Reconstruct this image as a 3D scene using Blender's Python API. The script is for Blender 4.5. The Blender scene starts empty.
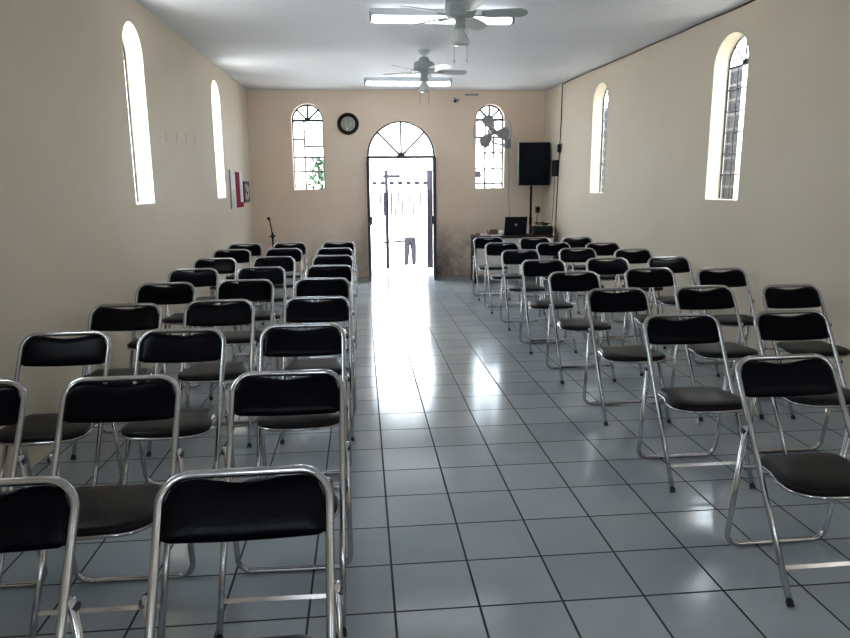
import bpy, bmesh, math, random
from mathutils import Vector, Matrix
random.seed(7)
scene = bpy.context.scene
COL = scene.collection
PI = math.pi

# ------------------------------------------------------------------ camera
B = 9.514            # inner face of the entrance wall
H = 3.142            # ceiling height
T = 0.32             # floor tile
def make_camera():
    f, yaw, pitch, roll = 673.6137, .0917, .1941, -.0083
    fw = Vector((math.sin(yaw)*math.cos(pitch), math.cos(yaw)*math.cos(pitch), -math.sin(pitch)))
    r = Vector((math.cos(yaw), -math.sin(yaw), 0)); u = r.cross(fw)
    r2 = r*math.cos(roll)+u*math.sin(roll); u2 = -r*math.sin(roll)+u*math.cos(roll)
    cam = bpy.data.cameras.new('camera'); o = bpy.data.objects.new('camera', cam); COL.objects.link(o)
    m = Matrix((r2, u2, -fw)).transposed().to_4x4(); m.translation = Vector((-.0862, -2.2551, 1.5546))
    o.matrix_world = m
    cam.sensor_fit = 'HORIZONTAL'; cam.sensor_width = 36; cam.lens = f/850*36
    cam.clip_start = .05; cam.clip_end = 300
    scene.camera = o
make_camera()

# ------------------------------------------------------------------ world, sun, daylight, exposure
SKY = 21.0; SUN = 40.0; TUBE = 7.0
w = bpy.data.worlds.new('sky'); scene.world = w; w.use_nodes = True
nt = w.node_tree; nt.nodes.clear()
out = nt.nodes.new('ShaderNodeOutputWorld'); bg = nt.nodes.new('ShaderNodeBackground')
sky = nt.nodes.new('ShaderNodeTexSky'); sky.sky_type = 'HOSEK_WILKIE'; sky.turbidity = 5.0; sky.ground_albedo = .5
sky.sun_direction = Vector((-.05, -.5, .86)).normalized()
mixn = nt.nodes.new('ShaderNodeMixRGB'); mixn.inputs[0].default_value = .62
mixn.inputs[2].default_value = (.90, .96, 1.0, 1)
nt.links.new(sky.outputs[0], mixn.inputs[1]); nt.links.new(mixn.outputs[0], bg.inputs[0])
bg.inputs[1].default_value = SKY; nt.links.new(bg.outputs[0], out.inputs[0])
sl = bpy.data.lights.new('sun', 'SUN'); sl.energy = SUN; sl.angle = math.radians(.6); sl.color = (1, .97, .92)
so = bpy.data.objects.new('sun', sl); COL.objects.link(so)
so.rotation_euler = Vector((.05, .5, -.86)).to_track_quat('-Z', 'Y').to_euler(); so.location = (0, -6, 12)
scene.view_settings.view_transform = 'Standard'; scene.view_settings.look = 'None'
scene.view_settings.gamma = 1; scene.view_settings.use_curve_mapping = False
scene.view_settings.exposure = 0.0

def portal(name, center, normal, sx, sz):
    l = bpy.data.lights.new(name, 'AREA'); l.shape = 'RECTANGLE'; l.size = sx; l.size_y = sz
    l.cycles.is_portal = True
    o = bpy.data.objects.new(name, l); COL.objects.link(o); o.location = center
    o.rotation_euler = Vector(normal).to_track_quat('-Z', 'Y').to_euler()

# ------------------------------------------------------------------ materials
def mat(name, col, rough=.5, metal=0, spec=.5, noise=None, bump=None, emit=None, coat=0):
    m = bpy.data.materials.new(name); m.use_nodes = True; n = m.node_tree; b = n.nodes['Principled BSDF']
    b.inputs['Base Color'].default_value = (*col, 1); b.inputs['Roughness'].default_value = rough
    b.inputs['Metallic'].default_value = metal; b.inputs['Specular IOR Level'].default_value = spec
    b.inputs['Coat Weight'].default_value = coat
    tc = n.nodes.new('ShaderNodeTexCoord')
    if noise:
        sc, amt = noise
        t = n.nodes.new('ShaderNodeTexNoise'); t.inputs['Scale'].default_value = sc; t.inputs['Detail'].default_value = 4
        n.links.new(tc.outputs['Object'], t.inputs['Vector'])
        r = n.nodes.new('ShaderNodeValToRGB')
        r.color_ramp.elements[0].position = .3; r.color_ramp.elements[1].position = .7
        r.color_ramp.elements[0].color = (*[c*(1-amt) for c in col], 1)
        r.color_ramp.elements[1].color = (*[min(1, c*(1+amt)) for c in col], 1)
        n.links.new(t.outputs['Fac'], r.inputs[0]); n.links.new(r.outputs[0], b.inputs['Base Color'])
    if bump:
        sc, st = bump
        t = n.nodes.new('ShaderNodeTexNoise'); t.inputs['Scale'].default_value = sc; t.inputs['Detail'].default_value = 5
        n.links.new(tc.outputs['Object'], t.inputs['Vector'])
        bp = n.nodes.new('ShaderNodeBump'); bp.inputs['Strength'].default_value = st; bp.inputs['Distance'].default_value = .02
        n.links.new(t.outputs['Fac'], bp.inputs['Height']); n.links.new(bp.outputs[0], b.inputs['Normal'])
    if emit:
        b.inputs['Emission Color'].default_value = (*emit[0], 1); b.inputs['Emission Strength'].default_value = emit[1]
    return m

def floor_material():
    m = bpy.data.materials.new('ceramic_floor_tiles'); m.use_nodes = True; n = m.node_tree; L = n.links.new
    b = n.nodes['Principled BSDF']
    tc = n.nodes.new('ShaderNodeTexCoord'); sep = n.nodes.new('ShaderNodeSeparateXYZ'); L(tc.outputs['Object'], sep.inputs[0])
    def M(op, a, bb=None):
        k = n.nodes.new('ShaderNodeMath'); k.operation = op
        for i, v in enumerate((a, bb)):
            if v is None: continue
            if isinstance(v, (int, float)): k.inputs[i].default_value = v
            else: L(v, k.inputs[i])
        return k.outputs[0]
    dist, cells = [], []
    for ax in (0, 1):
        q = M('DIVIDE', sep.outputs[ax], T)
        fr = M('FRACT', q)
        d = M('MINIMUM', fr, M('SUBTRACT', 1.0, fr)); dist.append(d); cells.append(M('FLOOR', q))
    dm = M('MINIMUM', dist[0], dist[1])
    line = n.nodes.new('ShaderNodeMapRange'); line.inputs['From Min'].default_value = .0125; line.inputs['From Max'].default_value = .0175
    L(dm, line.inputs['Value'])
    comb = n.nodes.new('ShaderNodeCombineXYZ'); L(cells[0], comb.inputs[0]); L(cells[1], comb.inputs[1])
    wn = n.nodes.new('ShaderNodeTexWhiteNoise'); wn.noise_dimensions = '2D'; L(comb.outputs[0], wn.inputs['Vector'])
    nz = n.nodes.new('ShaderNodeTexNoise'); nz.inputs['Scale'].default_value = 2.2; nz.inputs['Detail'].default_value = 5; L(tc.outputs['Object'], nz.inputs['Vector'])
    r = n.nodes.new('ShaderNodeValToRGB'); r.color_ramp.elements[0].position = .25; r.color_ramp.elements[1].position = .75
    r.color_ramp.elements[0].color = (.28, .33, .375, 1); r.color_ramp.elements[1].color = (.37, .41, .445, 1)
    L(M('ADD', M('MULTIPLY', nz.outputs['Fac'], .7), M('MULTIPLY', wn.outputs['Value'], .3)), r.inputs[0])
    mx = n.nodes.new('ShaderNodeMixRGB'); mx.inputs[1].default_value = (.016, .018, .024, 1)
    L(line.outputs[0], mx.inputs[0]); L(r.outputs[0], mx.inputs[2]); L(mx.outputs[0], b.inputs['Base Color'])
    rr = n.nodes.new('ShaderNodeMapRange'); rr.inputs['To Min'].default_value = .8; rr.inputs['To Max'].default_value = .10
    L(line.outputs[0], rr.inputs['Value'])
    n2 = n.nodes.new('ShaderNodeTexNoise'); n2.inputs['Scale'].default_value = 5; n2.inputs['Detail'].default_value = 3; L(tc.outputs['Object'], n2.inputs['Vector'])
    L(M('ADD', rr.outputs[0], M('MULTIPLY', n2.outputs['Fac'], .09)), b.inputs['Roughness'])
    b.inputs['Specular IOR Level'].default_value = .62
    bp = n.nodes.new('ShaderNodeBump'); bp.inputs['Strength'].default_value = .25; bp.inputs['Distance'].default_value = .002
    n3 = n.nodes.new('ShaderNodeTexNoise'); n3.inputs['Scale'].default_value = 9; L(tc.outputs['Object'], n3.inputs['Vector'])
    L(M('ADD', line.outputs[0], M('MULTIPLY', n3.outputs['Fac'], .8)), bp.inputs['Height']); L(bp.outputs[0], b.inputs['Normal'])
    return m

def wall_material(name, base, warm, dirt=False):
    m = bpy.data.materials.new(name); m.use_nodes = True; n = m.node_tree; L = n.links.new
    b = n.nodes['Principled BSDF']; b.inputs['Roughness'].default_value = .62; b.inputs['Specular IOR Level'].default_value = .3
    g = n.nodes.new('ShaderNodeNewGeometry')
    t = n.nodes.new('ShaderNodeTexNoise'); t.inputs['Scale'].default_value = .9; t.inputs['Detail'].default_value = 3; L(g.outputs['Position'], t.inputs['Vector'])
    mx = n.nodes.new('ShaderNodeMixRGB'); mx.inputs[1].default_value = (*base, 1); mx.inputs[2].default_value = (*warm, 1)
    mr = n.nodes.new('ShaderNodeMapRange'); mr.inputs['From Min'].default_value = .35; mr.inputs['From Max'].default_value = .65
    L(t.outputs['Fac'], mr.inputs['Value']); L(mr.outputs[0], mx.inputs[0]); cur = mx.outputs[0]
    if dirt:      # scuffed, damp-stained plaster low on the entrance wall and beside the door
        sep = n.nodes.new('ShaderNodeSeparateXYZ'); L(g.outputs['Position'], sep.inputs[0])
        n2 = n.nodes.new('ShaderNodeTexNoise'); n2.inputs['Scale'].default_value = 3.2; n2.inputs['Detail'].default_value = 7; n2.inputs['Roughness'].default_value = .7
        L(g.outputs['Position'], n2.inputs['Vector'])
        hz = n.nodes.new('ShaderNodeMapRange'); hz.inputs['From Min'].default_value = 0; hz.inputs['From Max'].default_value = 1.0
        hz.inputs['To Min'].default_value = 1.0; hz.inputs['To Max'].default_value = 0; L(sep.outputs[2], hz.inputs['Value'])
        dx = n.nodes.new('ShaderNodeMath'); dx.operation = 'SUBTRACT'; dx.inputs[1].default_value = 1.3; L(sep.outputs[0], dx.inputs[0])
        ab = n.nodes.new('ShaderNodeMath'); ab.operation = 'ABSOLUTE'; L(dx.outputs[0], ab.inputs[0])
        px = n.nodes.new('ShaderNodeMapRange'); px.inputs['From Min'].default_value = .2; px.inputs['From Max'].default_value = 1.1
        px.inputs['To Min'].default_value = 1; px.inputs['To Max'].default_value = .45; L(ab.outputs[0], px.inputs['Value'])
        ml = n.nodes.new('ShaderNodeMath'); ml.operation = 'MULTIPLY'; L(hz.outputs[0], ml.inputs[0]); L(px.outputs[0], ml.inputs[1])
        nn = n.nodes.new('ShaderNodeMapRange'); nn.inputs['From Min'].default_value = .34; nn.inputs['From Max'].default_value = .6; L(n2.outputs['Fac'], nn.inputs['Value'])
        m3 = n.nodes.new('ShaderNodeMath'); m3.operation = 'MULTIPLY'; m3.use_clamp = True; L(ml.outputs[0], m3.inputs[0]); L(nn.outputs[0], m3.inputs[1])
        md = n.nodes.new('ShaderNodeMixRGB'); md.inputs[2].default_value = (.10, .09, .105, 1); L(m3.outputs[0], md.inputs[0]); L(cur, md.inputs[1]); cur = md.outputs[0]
    L(cur, b.inputs['Base Color'])
    bt = n.nodes.new('ShaderNodeTexNoise'); bt.inputs['Scale'].default_value = 14; bt.inputs['Detail'].default_value = 5; L(g.outputs['Position'], bt.inputs['Vector'])
    bp = n.nodes.new('ShaderNodeBump'); bp.inputs['Strength'].default_value = .12; bp.inputs['Distance'].default_value = .02
    L(bt.outputs['Fac'], bp.inputs['Height']); L(bp.outputs[0], b.inputs['Normal'])
    return m

def stone_material():
    m = bpy.data.materials.new('grey_block_wall'); m.use_nodes = True; n = m.node_tree; L = n.links.new
    b = n.nodes['Principled BSDF']; b.inputs['Roughness'].default_value = .9; b.inputs['Specular IOR Level'].default_value = 0
    tc = n.nodes.new('ShaderNodeTexCoord'); mp = n.nodes.new('ShaderNodeMapping'); mp.inputs['Rotation'].default_value = (0, PI/2, PI/2)
    sep = n.nodes.new('ShaderNodeSeparateXYZ'); cb = n.nodes.new('ShaderNodeCombineXYZ')
    L(tc.outputs['Object'], sep.inputs[0]); L(sep.outputs[1], cb.inputs[0]); L(sep.outputs[2], cb.inputs[1])
    br = n.nodes.new('ShaderNodeTexBrick'); br.inputs['Scale'].default_value = 1
    br.inputs['Brick Width'].default_value = .38; br.inputs['Row Height'].default_value = .19; br.inputs['Mortar Size'].default_value = .016
    br.inputs['Color1'].default_value = (.022, .022, .025, 1); br.inputs['Color2'].default_value = (.035, .035, .04, 1); br.inputs['Mortar'].default_value = (.09, .09, .095, 1)
    L(cb.outputs[0], br.inputs['Vector']); L(br.outputs['Color'], b.inputs['Base Color'])
    return m

def glass_material():
    m = bpy.data.materials.new('window_glass'); m.use_nodes = True; n = m.node_tree; n.nodes.clear(); L = n.links.new
    o = n.nodes.new('ShaderNodeOutputMaterial'); t = n.nodes.new('ShaderNodeBsdfTransparent'); g = n.nodes.new('ShaderNodeBsdfGlossy')
    g.inputs['Roughness'].default_value = .05; t.inputs[0].default_value = (.95, .97, .97, 1)
    mx = n.nodes.new('ShaderNodeMixShader'); mx.inputs[0].default_value = .05
    L(t.outputs[0], mx.inputs[1]); L(g.outputs[0], mx.inputs[2]); L(mx.outputs[0], o.inputs[0])
    return m

M = dict(
    floor=floor_material(),
    side=wall_material('cream_wall_paint', (.72, .635, .52), (.69, .60, .48)),
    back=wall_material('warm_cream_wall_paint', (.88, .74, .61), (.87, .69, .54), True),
    ceil=mat('white_ceiling_paint', (.83, .845, .90), .7, noise=(1.2, .03), bump=(6, .08)),
    ext=mat('white_exterior_plaster', (.78, .76, .72), .8, noise=(2, .05)),
    concrete=mat('pale_concrete', (.62, .60, .57), .85, noise=(3, .1), bump=(20, .2)),
    stone=stone_material(),
    iron=mat('dark_iron', (.035, .035, .045), .45, .3, noise=(8, .2)),
    leafm=mat('dark_violet_iron_door', (.05, .045, .065), .4, .2, noise=(4, .15)),
    chrome=mat('chrome_tube', (.50, .50, .525), .16, 1, noise=(30, .08)),
    seatv=mat('charcoal_seat_vinyl', (.006, .005, .007), .40, spec=.16, noise=(12, .2), bump=(60, .06)),
    vinyl=mat('black_vinyl', (.001, .001, .003), .30, spec=.08, noise=(12, .2), bump=(60, .06)),
    rubber=mat('black_rubber', (.01, .01, .01), .7, noise=(20, .1)),
    white=mat('white_enamel', (.62, .66, .68), .35, noise=(6, .03)),
    bladeg=mat('grey_blade_plastic', (.34, .31, .33), .5, noise=(6, .04)),
    grey=mat('grey_enamel', (.30, .32, .34), .4, noise=(6, .05)),
    fanhouse=mat('grey_green_enamel', (.44, .50, .51), .35, noise=(6, .05)),
    black=mat('black_plastic', (.005, .006, .010), .5, spec=.2, noise=(20, .1)),
    cloth=mat('speaker_grille', (.008, .009, .014), .85, spec=.15, noise=(60, .3), bump=(200, .3)),
    wood=mat('dark_brown_wood', (.030, .017, .015), .6, spec=.2, noise=(7, .3)),
    panel=mat('off_white_laminate', (.62, .60, .57), .4, noise=(3, .03)),
    paper=mat('white_paper', (.72, .71, .70), .8, noise=(9, .03)),
    red=mat('crimson_card', (.22, .006, .025), .8, spec=.1, noise=(9, .08)),
    pinkp=mat('pale_pink_paper', (.70, .58, .58), .8, noise=(9, .03)),
    brown=mat('brown_card', (.16, .085, .06), .7, noise=(9, .1)),
    olive=mat('dark_olive_case', (.012, .015, .010), .6, spec=.2, noise=(9, .2)),
    dial=mat('clock_dial', (.55, .50, .44), .5, noise=(12, .08)),
    clockrim=mat('dark_clock_rim', (.010, .006, .008), .4, spec=.25, noise=(12, .1)),
    glass=glass_material(),
    lamp=mat('fluorescent_diffuser', (.9, .9, .9), .4, emit=((.93, .97, 1.0), TUBE)),
    bulb=mat('frosted_lamp_glass', (.75, .77, .78), .15, spec=.6, noise=(9, .02)),
    leaf=mat('leaf_green', (.010, .032, .014), .7, spec=.1, noise=(5, .4)),
    bark=mat('bark', (.12, .08, .05), .9, noise=(9, .3)),
    skin=mat('skin', (.40, .24, .17), .5, noise=(9, .05)),
    shirt=mat('white_cotton', (.75, .75, .77), .8, noise=(9, .03)),
    jean=mat('dark_trouser_cloth', (.014, .014, .018), .8, spec=0, noise=(9, .1)),
    hair=mat('black_hair', (.01, .008, .008), .5, noise=(30, .3)),
    gate=mat('grey_gate_paint', (.020, .021, .030), .8, spec=0, noise=(5, .06)),
    facade=mat('pale_facade', (.80, .76, .70), .8, noise=(1, .04)),
    dark=mat('dark_opening', (.010, .010, .014), .8, spec=0, noise=(3, .2)),
    smudge=mat('grey_glue_mark', (.60, .53, .435), .8, noise=(20, .1)),
)

# ------------------------------------------------------------------ mesh helpers
def obj(name, bm, m, parent=None, smooth=False, bevel=0, recalc=True):
    if recalc: bmesh.ops.recalc_face_normals(bm, faces=bm.faces)
    me = bpy.data.meshes.new(name); bm.to_mesh(me); bm.free()
    if smooth:
        for p in me.polygons: p.use_smooth = True
    me.materials.append(M[m] if isinstance(m, str) else m)
    o = bpy.data.objects.new(name, me); COL.objects.link(o)
    if parent: o.parent = parent
    if bevel:
        b = o.modifiers.new('bevel', 'BEVEL'); b.width = bevel; b.segments = 2; b.limit_method = 'ANGLE'
    return o
def thing(name, label, cat, loc=(0, 0, 0), rz=0, group=None):
    o = bpy.data.objects.new(name, None); COL.objects.link(o); o.empty_display_size = .1
    o.location = loc; o.rotation_euler = (0, 0, rz)
    return tag(o, label, cat, group)
def tag(o, label, cat, group=None):
    o['label'] = label; o['category'] = cat
    if group: o['group'] = group
    return o
def struct(o, label=None):
    o['kind'] = 'structure'
    if label: o['label'] = label
    return o
def box(bm, c, s, rot=None):
    g = bmesh.ops.create_cube(bm, size=1)['verts']
    m = Matrix.Translation(Vector(c)) @ (rot.to_4x4() if rot else Matrix.Identity(4)) @ Matrix.Diagonal((*s, 1))
    bmesh.ops.transform(bm, matrix=m, verts=g); return g
def box2(bm, a, b):
    a = Vector(a); b = Vector(b); box(bm, (a+b)/2, [abs(b[i]-a[i]) for i in range(3)])
def tube(bm, pts, r, seg=10, closed=False, cap=True):
    pts = [Vector(p) for p in pts]; n = len(pts); rs = r if isinstance(r, (list, tuple)) else [r]*n
    tang = []
    for i in range(n):
        if closed: t = pts[(i+1) % n]-pts[i-1]
        else: t = pts[min(i+1, n-1)]-pts[max(i-1, 0)]
        tang.append(t.normalized())
    nrm = tang[0].orthogonal().normalized(); rings = []
    for i in range(n):
        t = tang[i]; nrm = (nrm-t*nrm.dot(t)).normalized(); bn = t.cross(nrm)
        rings.append([bm.verts.new(pts[i]+(nrm*math.cos(a)+bn*math.sin(a))*rs[i]) for a in [2*PI*k/seg for k in range(seg)]])
    for i in range(n if closed else n-1):
        A, C = rings[i], rings[(i+1) % n]
        for k in range(seg): bm.faces.new((A[k], A[(k+1) % seg], C[(k+1) % seg], C[k]))
    if cap and not closed: bm.faces.new(rings[0]); bm.faces.new(rings[-1])
def lathe(bm, prof, seg=24, mtx=None):
    rings = []
    for (r, z) in prof:
        rings.append([bm.verts.new((r*math.cos(2*PI*k/seg), r*math.sin(2*PI*k/seg), z)) for k in range(seg)] if r > 1e-6 else [bm.verts.new((0, 0, z))])
    for A, C in zip(rings, rings[1:]):
        for k in range(seg):
            q = (k+1) % seg
            if len(A) == 1 and len(C) == 1: continue
            if len(A) == 1: bm.faces.new((A[0], C[q], C[k]))
            elif len(C) == 1: bm.faces.new((A[k], A[q], C[0]))
            else: bm.faces.new((A[k], A[q], C[q], C[k]))
    if mtx: bmesh.ops.transform(bm, matrix=mtx, verts=[v for R_ in rings for v in R_])
def arc(c, r, a0, a1, n, ax='xz'):
    res = []
    for i in range(n+1):
        a = a0+(a1-a0)*i/n; p = [0, 0, 0]; p[:] = c
        i0, i1 = 'xyz'.index(ax[0]), 'xyz'.index(ax[1])
        p[i0] += r*math.cos(a); p[i1] += r*math.sin(a); res.append(tuple(p))
    return res
def rounded(pts, rad, n=6):
    pts = [Vector(p) for p in pts]; res = [pts[0]]
    for i in range(1, len(pts)-1):
        a, b, c = pts[i-1], pts[i], pts[i+1]; u = (a-b).normalized(); v = (c-b).normalized()
        ang = u.angle(v); d = rad/math.tan(ang/2); p0 = b+u*d; p1 = b+v*d
        cen = b+(u+v).normalized()*(rad/math.sin(ang/2))
        for k in range(n+1):
            t = k/n; q = (p0-cen).lerp(p1-cen, t).normalized()*rad
            res.append(cen+q)
    res.append(pts[-1]); return res
def prism(bm, poly, z0, z1, mtx=None):
    lo = [bm.verts.new((x, y, z0)) for x, y in poly]; hi = [bm.verts.new((x, y, z1)) for x, y in poly]
    n = len(poly)
    for k in range(n): bm.faces.new((lo[k], lo[(k+1) % n], hi[(k+1) % n], hi[k]))
    bm.faces.new(lo[::-1]); bm.faces.new(hi)
    if mtx: bmesh.ops.transform(bm, matrix=mtx, verts=lo+hi)
def lbl(o, s): o['label'] = s; return o
def BM(): return bmesh.new()

# ------------------------------------------------------------------ room shell
WT = .17                                              # wall thickness
def arch_outline(u, sill, top, hw, n=18):
    zs = top-hw
    pts = [(u-hw, sill), (u+hw, sill)]
    pts += [(u+hw*math.cos(PI*i/n), zs+hw*math.sin(PI*i/n)) for i in range(n+1)]
    return pts
def wall(name, p0, p1, holes, m, z0=-.06, z1=H+.25, outward=1):
    """upright wall from p0 to p1 (plan points of its inner face) with arched holes; u runs from p0."""
    p0 = Vector((*p0, 0)); p1 = Vector((*p1, 0)); L = (p1-p0).length; d = (p1-p0).normalized()
    nrm = Vector((d.y, -d.x, 0))*outward
    cu = bpy.data.curves.new(name, 'CURVE'); cu.dimensions = '2D'; cu.fill_mode = 'BOTH'; cu.extrude = WT/2
    for poly in [[(0, z0), (L, z0), (L, z1), (0, z1)]]+holes:
        s = cu.splines.new('POLY'); s.points.add(len(poly)-1); s.use_cyclic_u = True
        for q, (u, z) in zip(s.points, poly): q.co = (u, z, 0, 1)
    tmp = bpy.data.objects.new('tmp', cu); COL.objects.link(tmp)
    dg = bpy.context.evaluated_depsgraph_get()
    me = bpy.data.meshes.new_from_object(tmp.evaluated_get(dg)); bpy.data.objects.remove(tmp)
    mtx = Matrix.Translation(p0+nrm*WT/2) @ Matrix((d, Vector((0, 0, 1)), d.cross(Vector((0, 0, 1))))).transposed().to_4x4()
    me.transform(mtx); me.materials.clear(); me.materials.append(M[m]); me.name = name
    o = bpy.data.objects.new(name, me); COL.objects.link(o)
    return struct(o)

RY0 = -5.0
XR = 3.076; SR = .0534; XL = -1.910; SLP = .0106
def xr(y): return XR+SR*(B-y)
def xl(y): return XL-SLP*(B-y)
SILL, ATOP = 1.445, 2.925
def sill(y): return 1.405 if 3 < y < 5 else SILL      # the nearer pair is cut a little lower
right_w = [(4.055, .272), (7.09, .255), (-2.6, .27)]
left_w = [(3.955, .25), (7.11, .25), (.55, .25)]
cr = math.sqrt(1+SR*SR); cl = math.sqrt(1+SLP*SLP)
wall('wall_right', (xr(RY0-.25), RY0-.25), (xr(B+.25), B+.25),
     [arch_outline((y-RY0+.25)*cr, sill(y), ATOP, hw) for y, hw in right_w], 'side')
wall('wall_left', (xl(RY0-.25), RY0-.25), (xl(B+.25), B+.25),
     [arch_outline((y-RY0+.25)*cl, 1.427 if y > 3 else SILL, ATOP, hw) for y, hw in left_w], 'side', outward=-1)
DX0, DX1 = .032, 1.196; DC = (DX0+DX1)/2; DHW = (DX1-DX0)/2
back_w = [(-.946, .262), (2.146, .247)]
wx0 = XL-.0
wall('wall_back', (XL, B), (XR, B),
     [arch_outline(x-wx0, 1.522, 2.92, hw) for x, hw in back_w] +
     [[(DX0-wx0, -.03), (DX1-wx0, -.03)]+[(DC-wx0+DHW*math.cos(PI*i/24), 2.055+.59*math.sin(PI*i/24)) for i in range(25)]],
     'back', outward=-1)
wall('wall_front', (xl(RY0), RY0), (xr(RY0), RY0), [arch_outline(1.2, 1.45, 2.9, .3), arch_outline(4.6, 1.45, 2.9, .3)], 'side')  # unseen wall; its two openings are added to light the foreground

bm = BM(); vs = [(xl(RY0)-.12, RY0-.12), (xr(RY0)+.12, RY0-.12), (XR+.12, B+.17), (XL-.12, B+.17)]
prism(bm, vs, -.10, 0.0); struct(obj('floor', bm, 'floor'))
bm = BM(); prism(bm, vs, H, H+.2); struct(obj('ceiling', bm, 'ceil'))

# ------------------------------------------------------------------ windows
def window(name, origin, du, hw, sill, top, outdir, fan=3, verts=(.5,), hbars=(), m='iron', depth=.15, thin=.0065, portal_=True, glass=True):
    """iron window: origin = plan point of the opening centre on the inner wall face; du along wall, outdir outward."""
    du = Vector((*du, 0)).normalized(); od = Vector((*outdir, 0)).normalized()
    base = Vector((*origin, 0))+od*depth
    zs = top-hw
    P = lambda u, z, o=0: base+du*u+Vector((0, 0, z))+od*o
    root = bpy.data.objects.new(name, None); COL.objects.link(root); root.location = P(0, sill); struct(root)
    inv = Matrix.Translation(-root.location)
    def fin(nm, bm, mm):
        bmesh.ops.transform(bm, matrix=inv, verts=bm.verts); return obj(nm, bm, mm, root)
    bm = BM(); e = .012
    tube(bm, [P(-hw+e, sill+e), P(hw-e, sill+e)]+[P((hw-e)*math.cos(PI*i/16), zs+(hw-e)*math.sin(PI*i/16)) for i in range(17)], .0085 if thin < .01 else .015, 6, closed=True)
    fin('frame', bm, m)
    bm = BM(); tube(bm, [P(-hw+e, zs), P(hw-e, zs)], thin*1.5, 6)
    for i in range(1, fan+1):
        a = PI*i/(fan+1); tube(bm, [P(0, zs), P((hw-e)*math.cos(a), zs+(hw-e)*math.sin(a))], thin*1.25, 6)
    tube(bm, [P(.04*math.cos(PI*i/8), zs+.04*math.sin(PI*i/8)) for i in range(9)], thin*1.4, 6)
    fin('fanlight_bars', bm, m)
    bm = BM()
    for v in verts: tube(bm, [P((v*2-1)*hw, sill), P((v*2-1)*hw, zs)], thin, 6)
    for (z, a, b_) in hbars: tube(bm, [P((a*2-1)*hw, z), P((b_*2-1)*hw, z)], thin, 6)
    fin('glazing_bars', bm, m)
    if glass:
        bm = BM(); pts = [P(-hw, sill), P(hw, sill)]+[P(hw*math.cos(PI*i/16), zs+hw*math.sin(PI*i/16)) for i in range(17)]
        lo = [bm.verts.new(p+od*.018) for p in pts]; hi = [bm.verts.new(p+od*.022) for p in pts]; k = len(pts)
        bm.faces.new(lo); bm.faces.new(hi[::-1])
        for i in range(k): bm.faces.new((lo[i], hi[i], hi[(i+1) % k], lo[(i+1) % k]))
        fin('pane', bm, 'glass')
    if portal_:
        c = Vector((*origin, (sill+top)/2))+od*(WT+.01); portal('daylight_portal', c, -od, 2*hw, top-sill)

zsd = ATOP-.26; bars = [(1.445+.2*i, 0, 1) for i in range(1, 6)]
i = 1
for (y, hw) in right_w[:2]:
    window('window_%d' % i, (xr(y), y), (-SR, 1), hw, sill(y), ATOP, (1, SR), verts=(.36, .68), hbars=bars); i += 1
for (y, hw) in left_w[:2]:
    window('window_%d' % i, (xl(y), y), (SLP, 1), hw, 1.427, ATOP, (-1, SLP), verts=(.5,), hbars=bars); i += 1
window('window_%d' % i, (back_w[0][0], B), (1, 0), back_w[0][1], 1.522, 2.92, (0, 1), verts=(.37,),
       hbars=[(2.35, 0, .37), (2.24, .37, 1), (2.06, 0, 1), (1.82, 0, 1)], depth=.13, thin=.016); i += 1
window('window_%d' % i, (back_w[1][0], B), (1, 0), back_w[1][1], 1.522, 2.92, (0, 1), verts=(.36, .66),
       hbars=[(2.38, 0, 1), (2.12, .3, 1), (1.85, 0, 1), (1.6, 0, 1)], depth=.13, thin=.016); i += 1
window('window_%d' % i, (xr(-2.6), -2.6), (-SR, 1), .27, SILL, ATOP, (1, SR), verts=(.36, .68), hbars=bars); i += 1
window('window_%d' % i, (xl(.55), .55), (SLP, 1), .25, SILL, ATOP, (-1, SLP), verts=(.5,), hbars=bars); i += 1
for u in (1.2, 4.6):  # unseen windows behind the camera, added and sized to light the foreground
    window('window_%d' % i, (xl(RY0)+u, RY0), (1, 0), .3, 1.45, 2.9, (0, -1), verts=(.33, .66), hbars=[(1.45+.3*k, 0, 1) for k in range(1, 4)]); i += 1

# ------------------------------------------------------------------ entrance door with fanlight
d = bpy.data.objects.new('door_1', None); COL.objects.link(d); d.location = (DC, B+.06, 0); struct(d)
bm = BM()
box2(bm, (-DHW, -.03, 0), (-DHW+.04, .03, 2.03)); box2(bm, (DHW-.04, -.03, 0), (DHW, .03, 2.03))
box2(bm, (-DHW, -.03, 2.03), (DHW, .03, 2.075))
tube(bm, [((DHW-.018)*math.cos(PI*i/20), 0, 2.06+(.575)*math.sin(PI*i/20)) for i in range(21)], .018, 6)
obj('door_frame', bm, 'leafm', d)
bm = BM()
for a in [PI*k/6 for k in (1, 2, 3, 4, 5)]:
    thick = .019 if round(a/PI*6) in (1, 3, 5) else .008
    if round(a/PI*6) in (1, 5): a = PI/4 if a < 1 else 3*PI/4
    tube(bm, [(0, 0, 2.06), ((DHW-.02)*math.cos(a), 0, 2.06+.57*math.sin(a))], thick, 6)
tube(bm, arc((0, 0, 2.06), .05, 0, PI, 10), .025, 6)
obj('fanlight_bars', bm, 'leafm', d)
bm = BM(); pts = [(DHW*math.cos(PI*i/20), 2.06+.58*math.sin(PI*i/20)) for i in range(21)]
prism(bm, pts, -.003, .003, Matrix.Rotation(PI/2, 4, 'X')); obj('fanlight_pane', bm, 'glass', d)
portal('daylight_portal', (DC, B+WT+.02, 1.33), (0, -1, 0), 2*DHW, 2.62)
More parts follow.
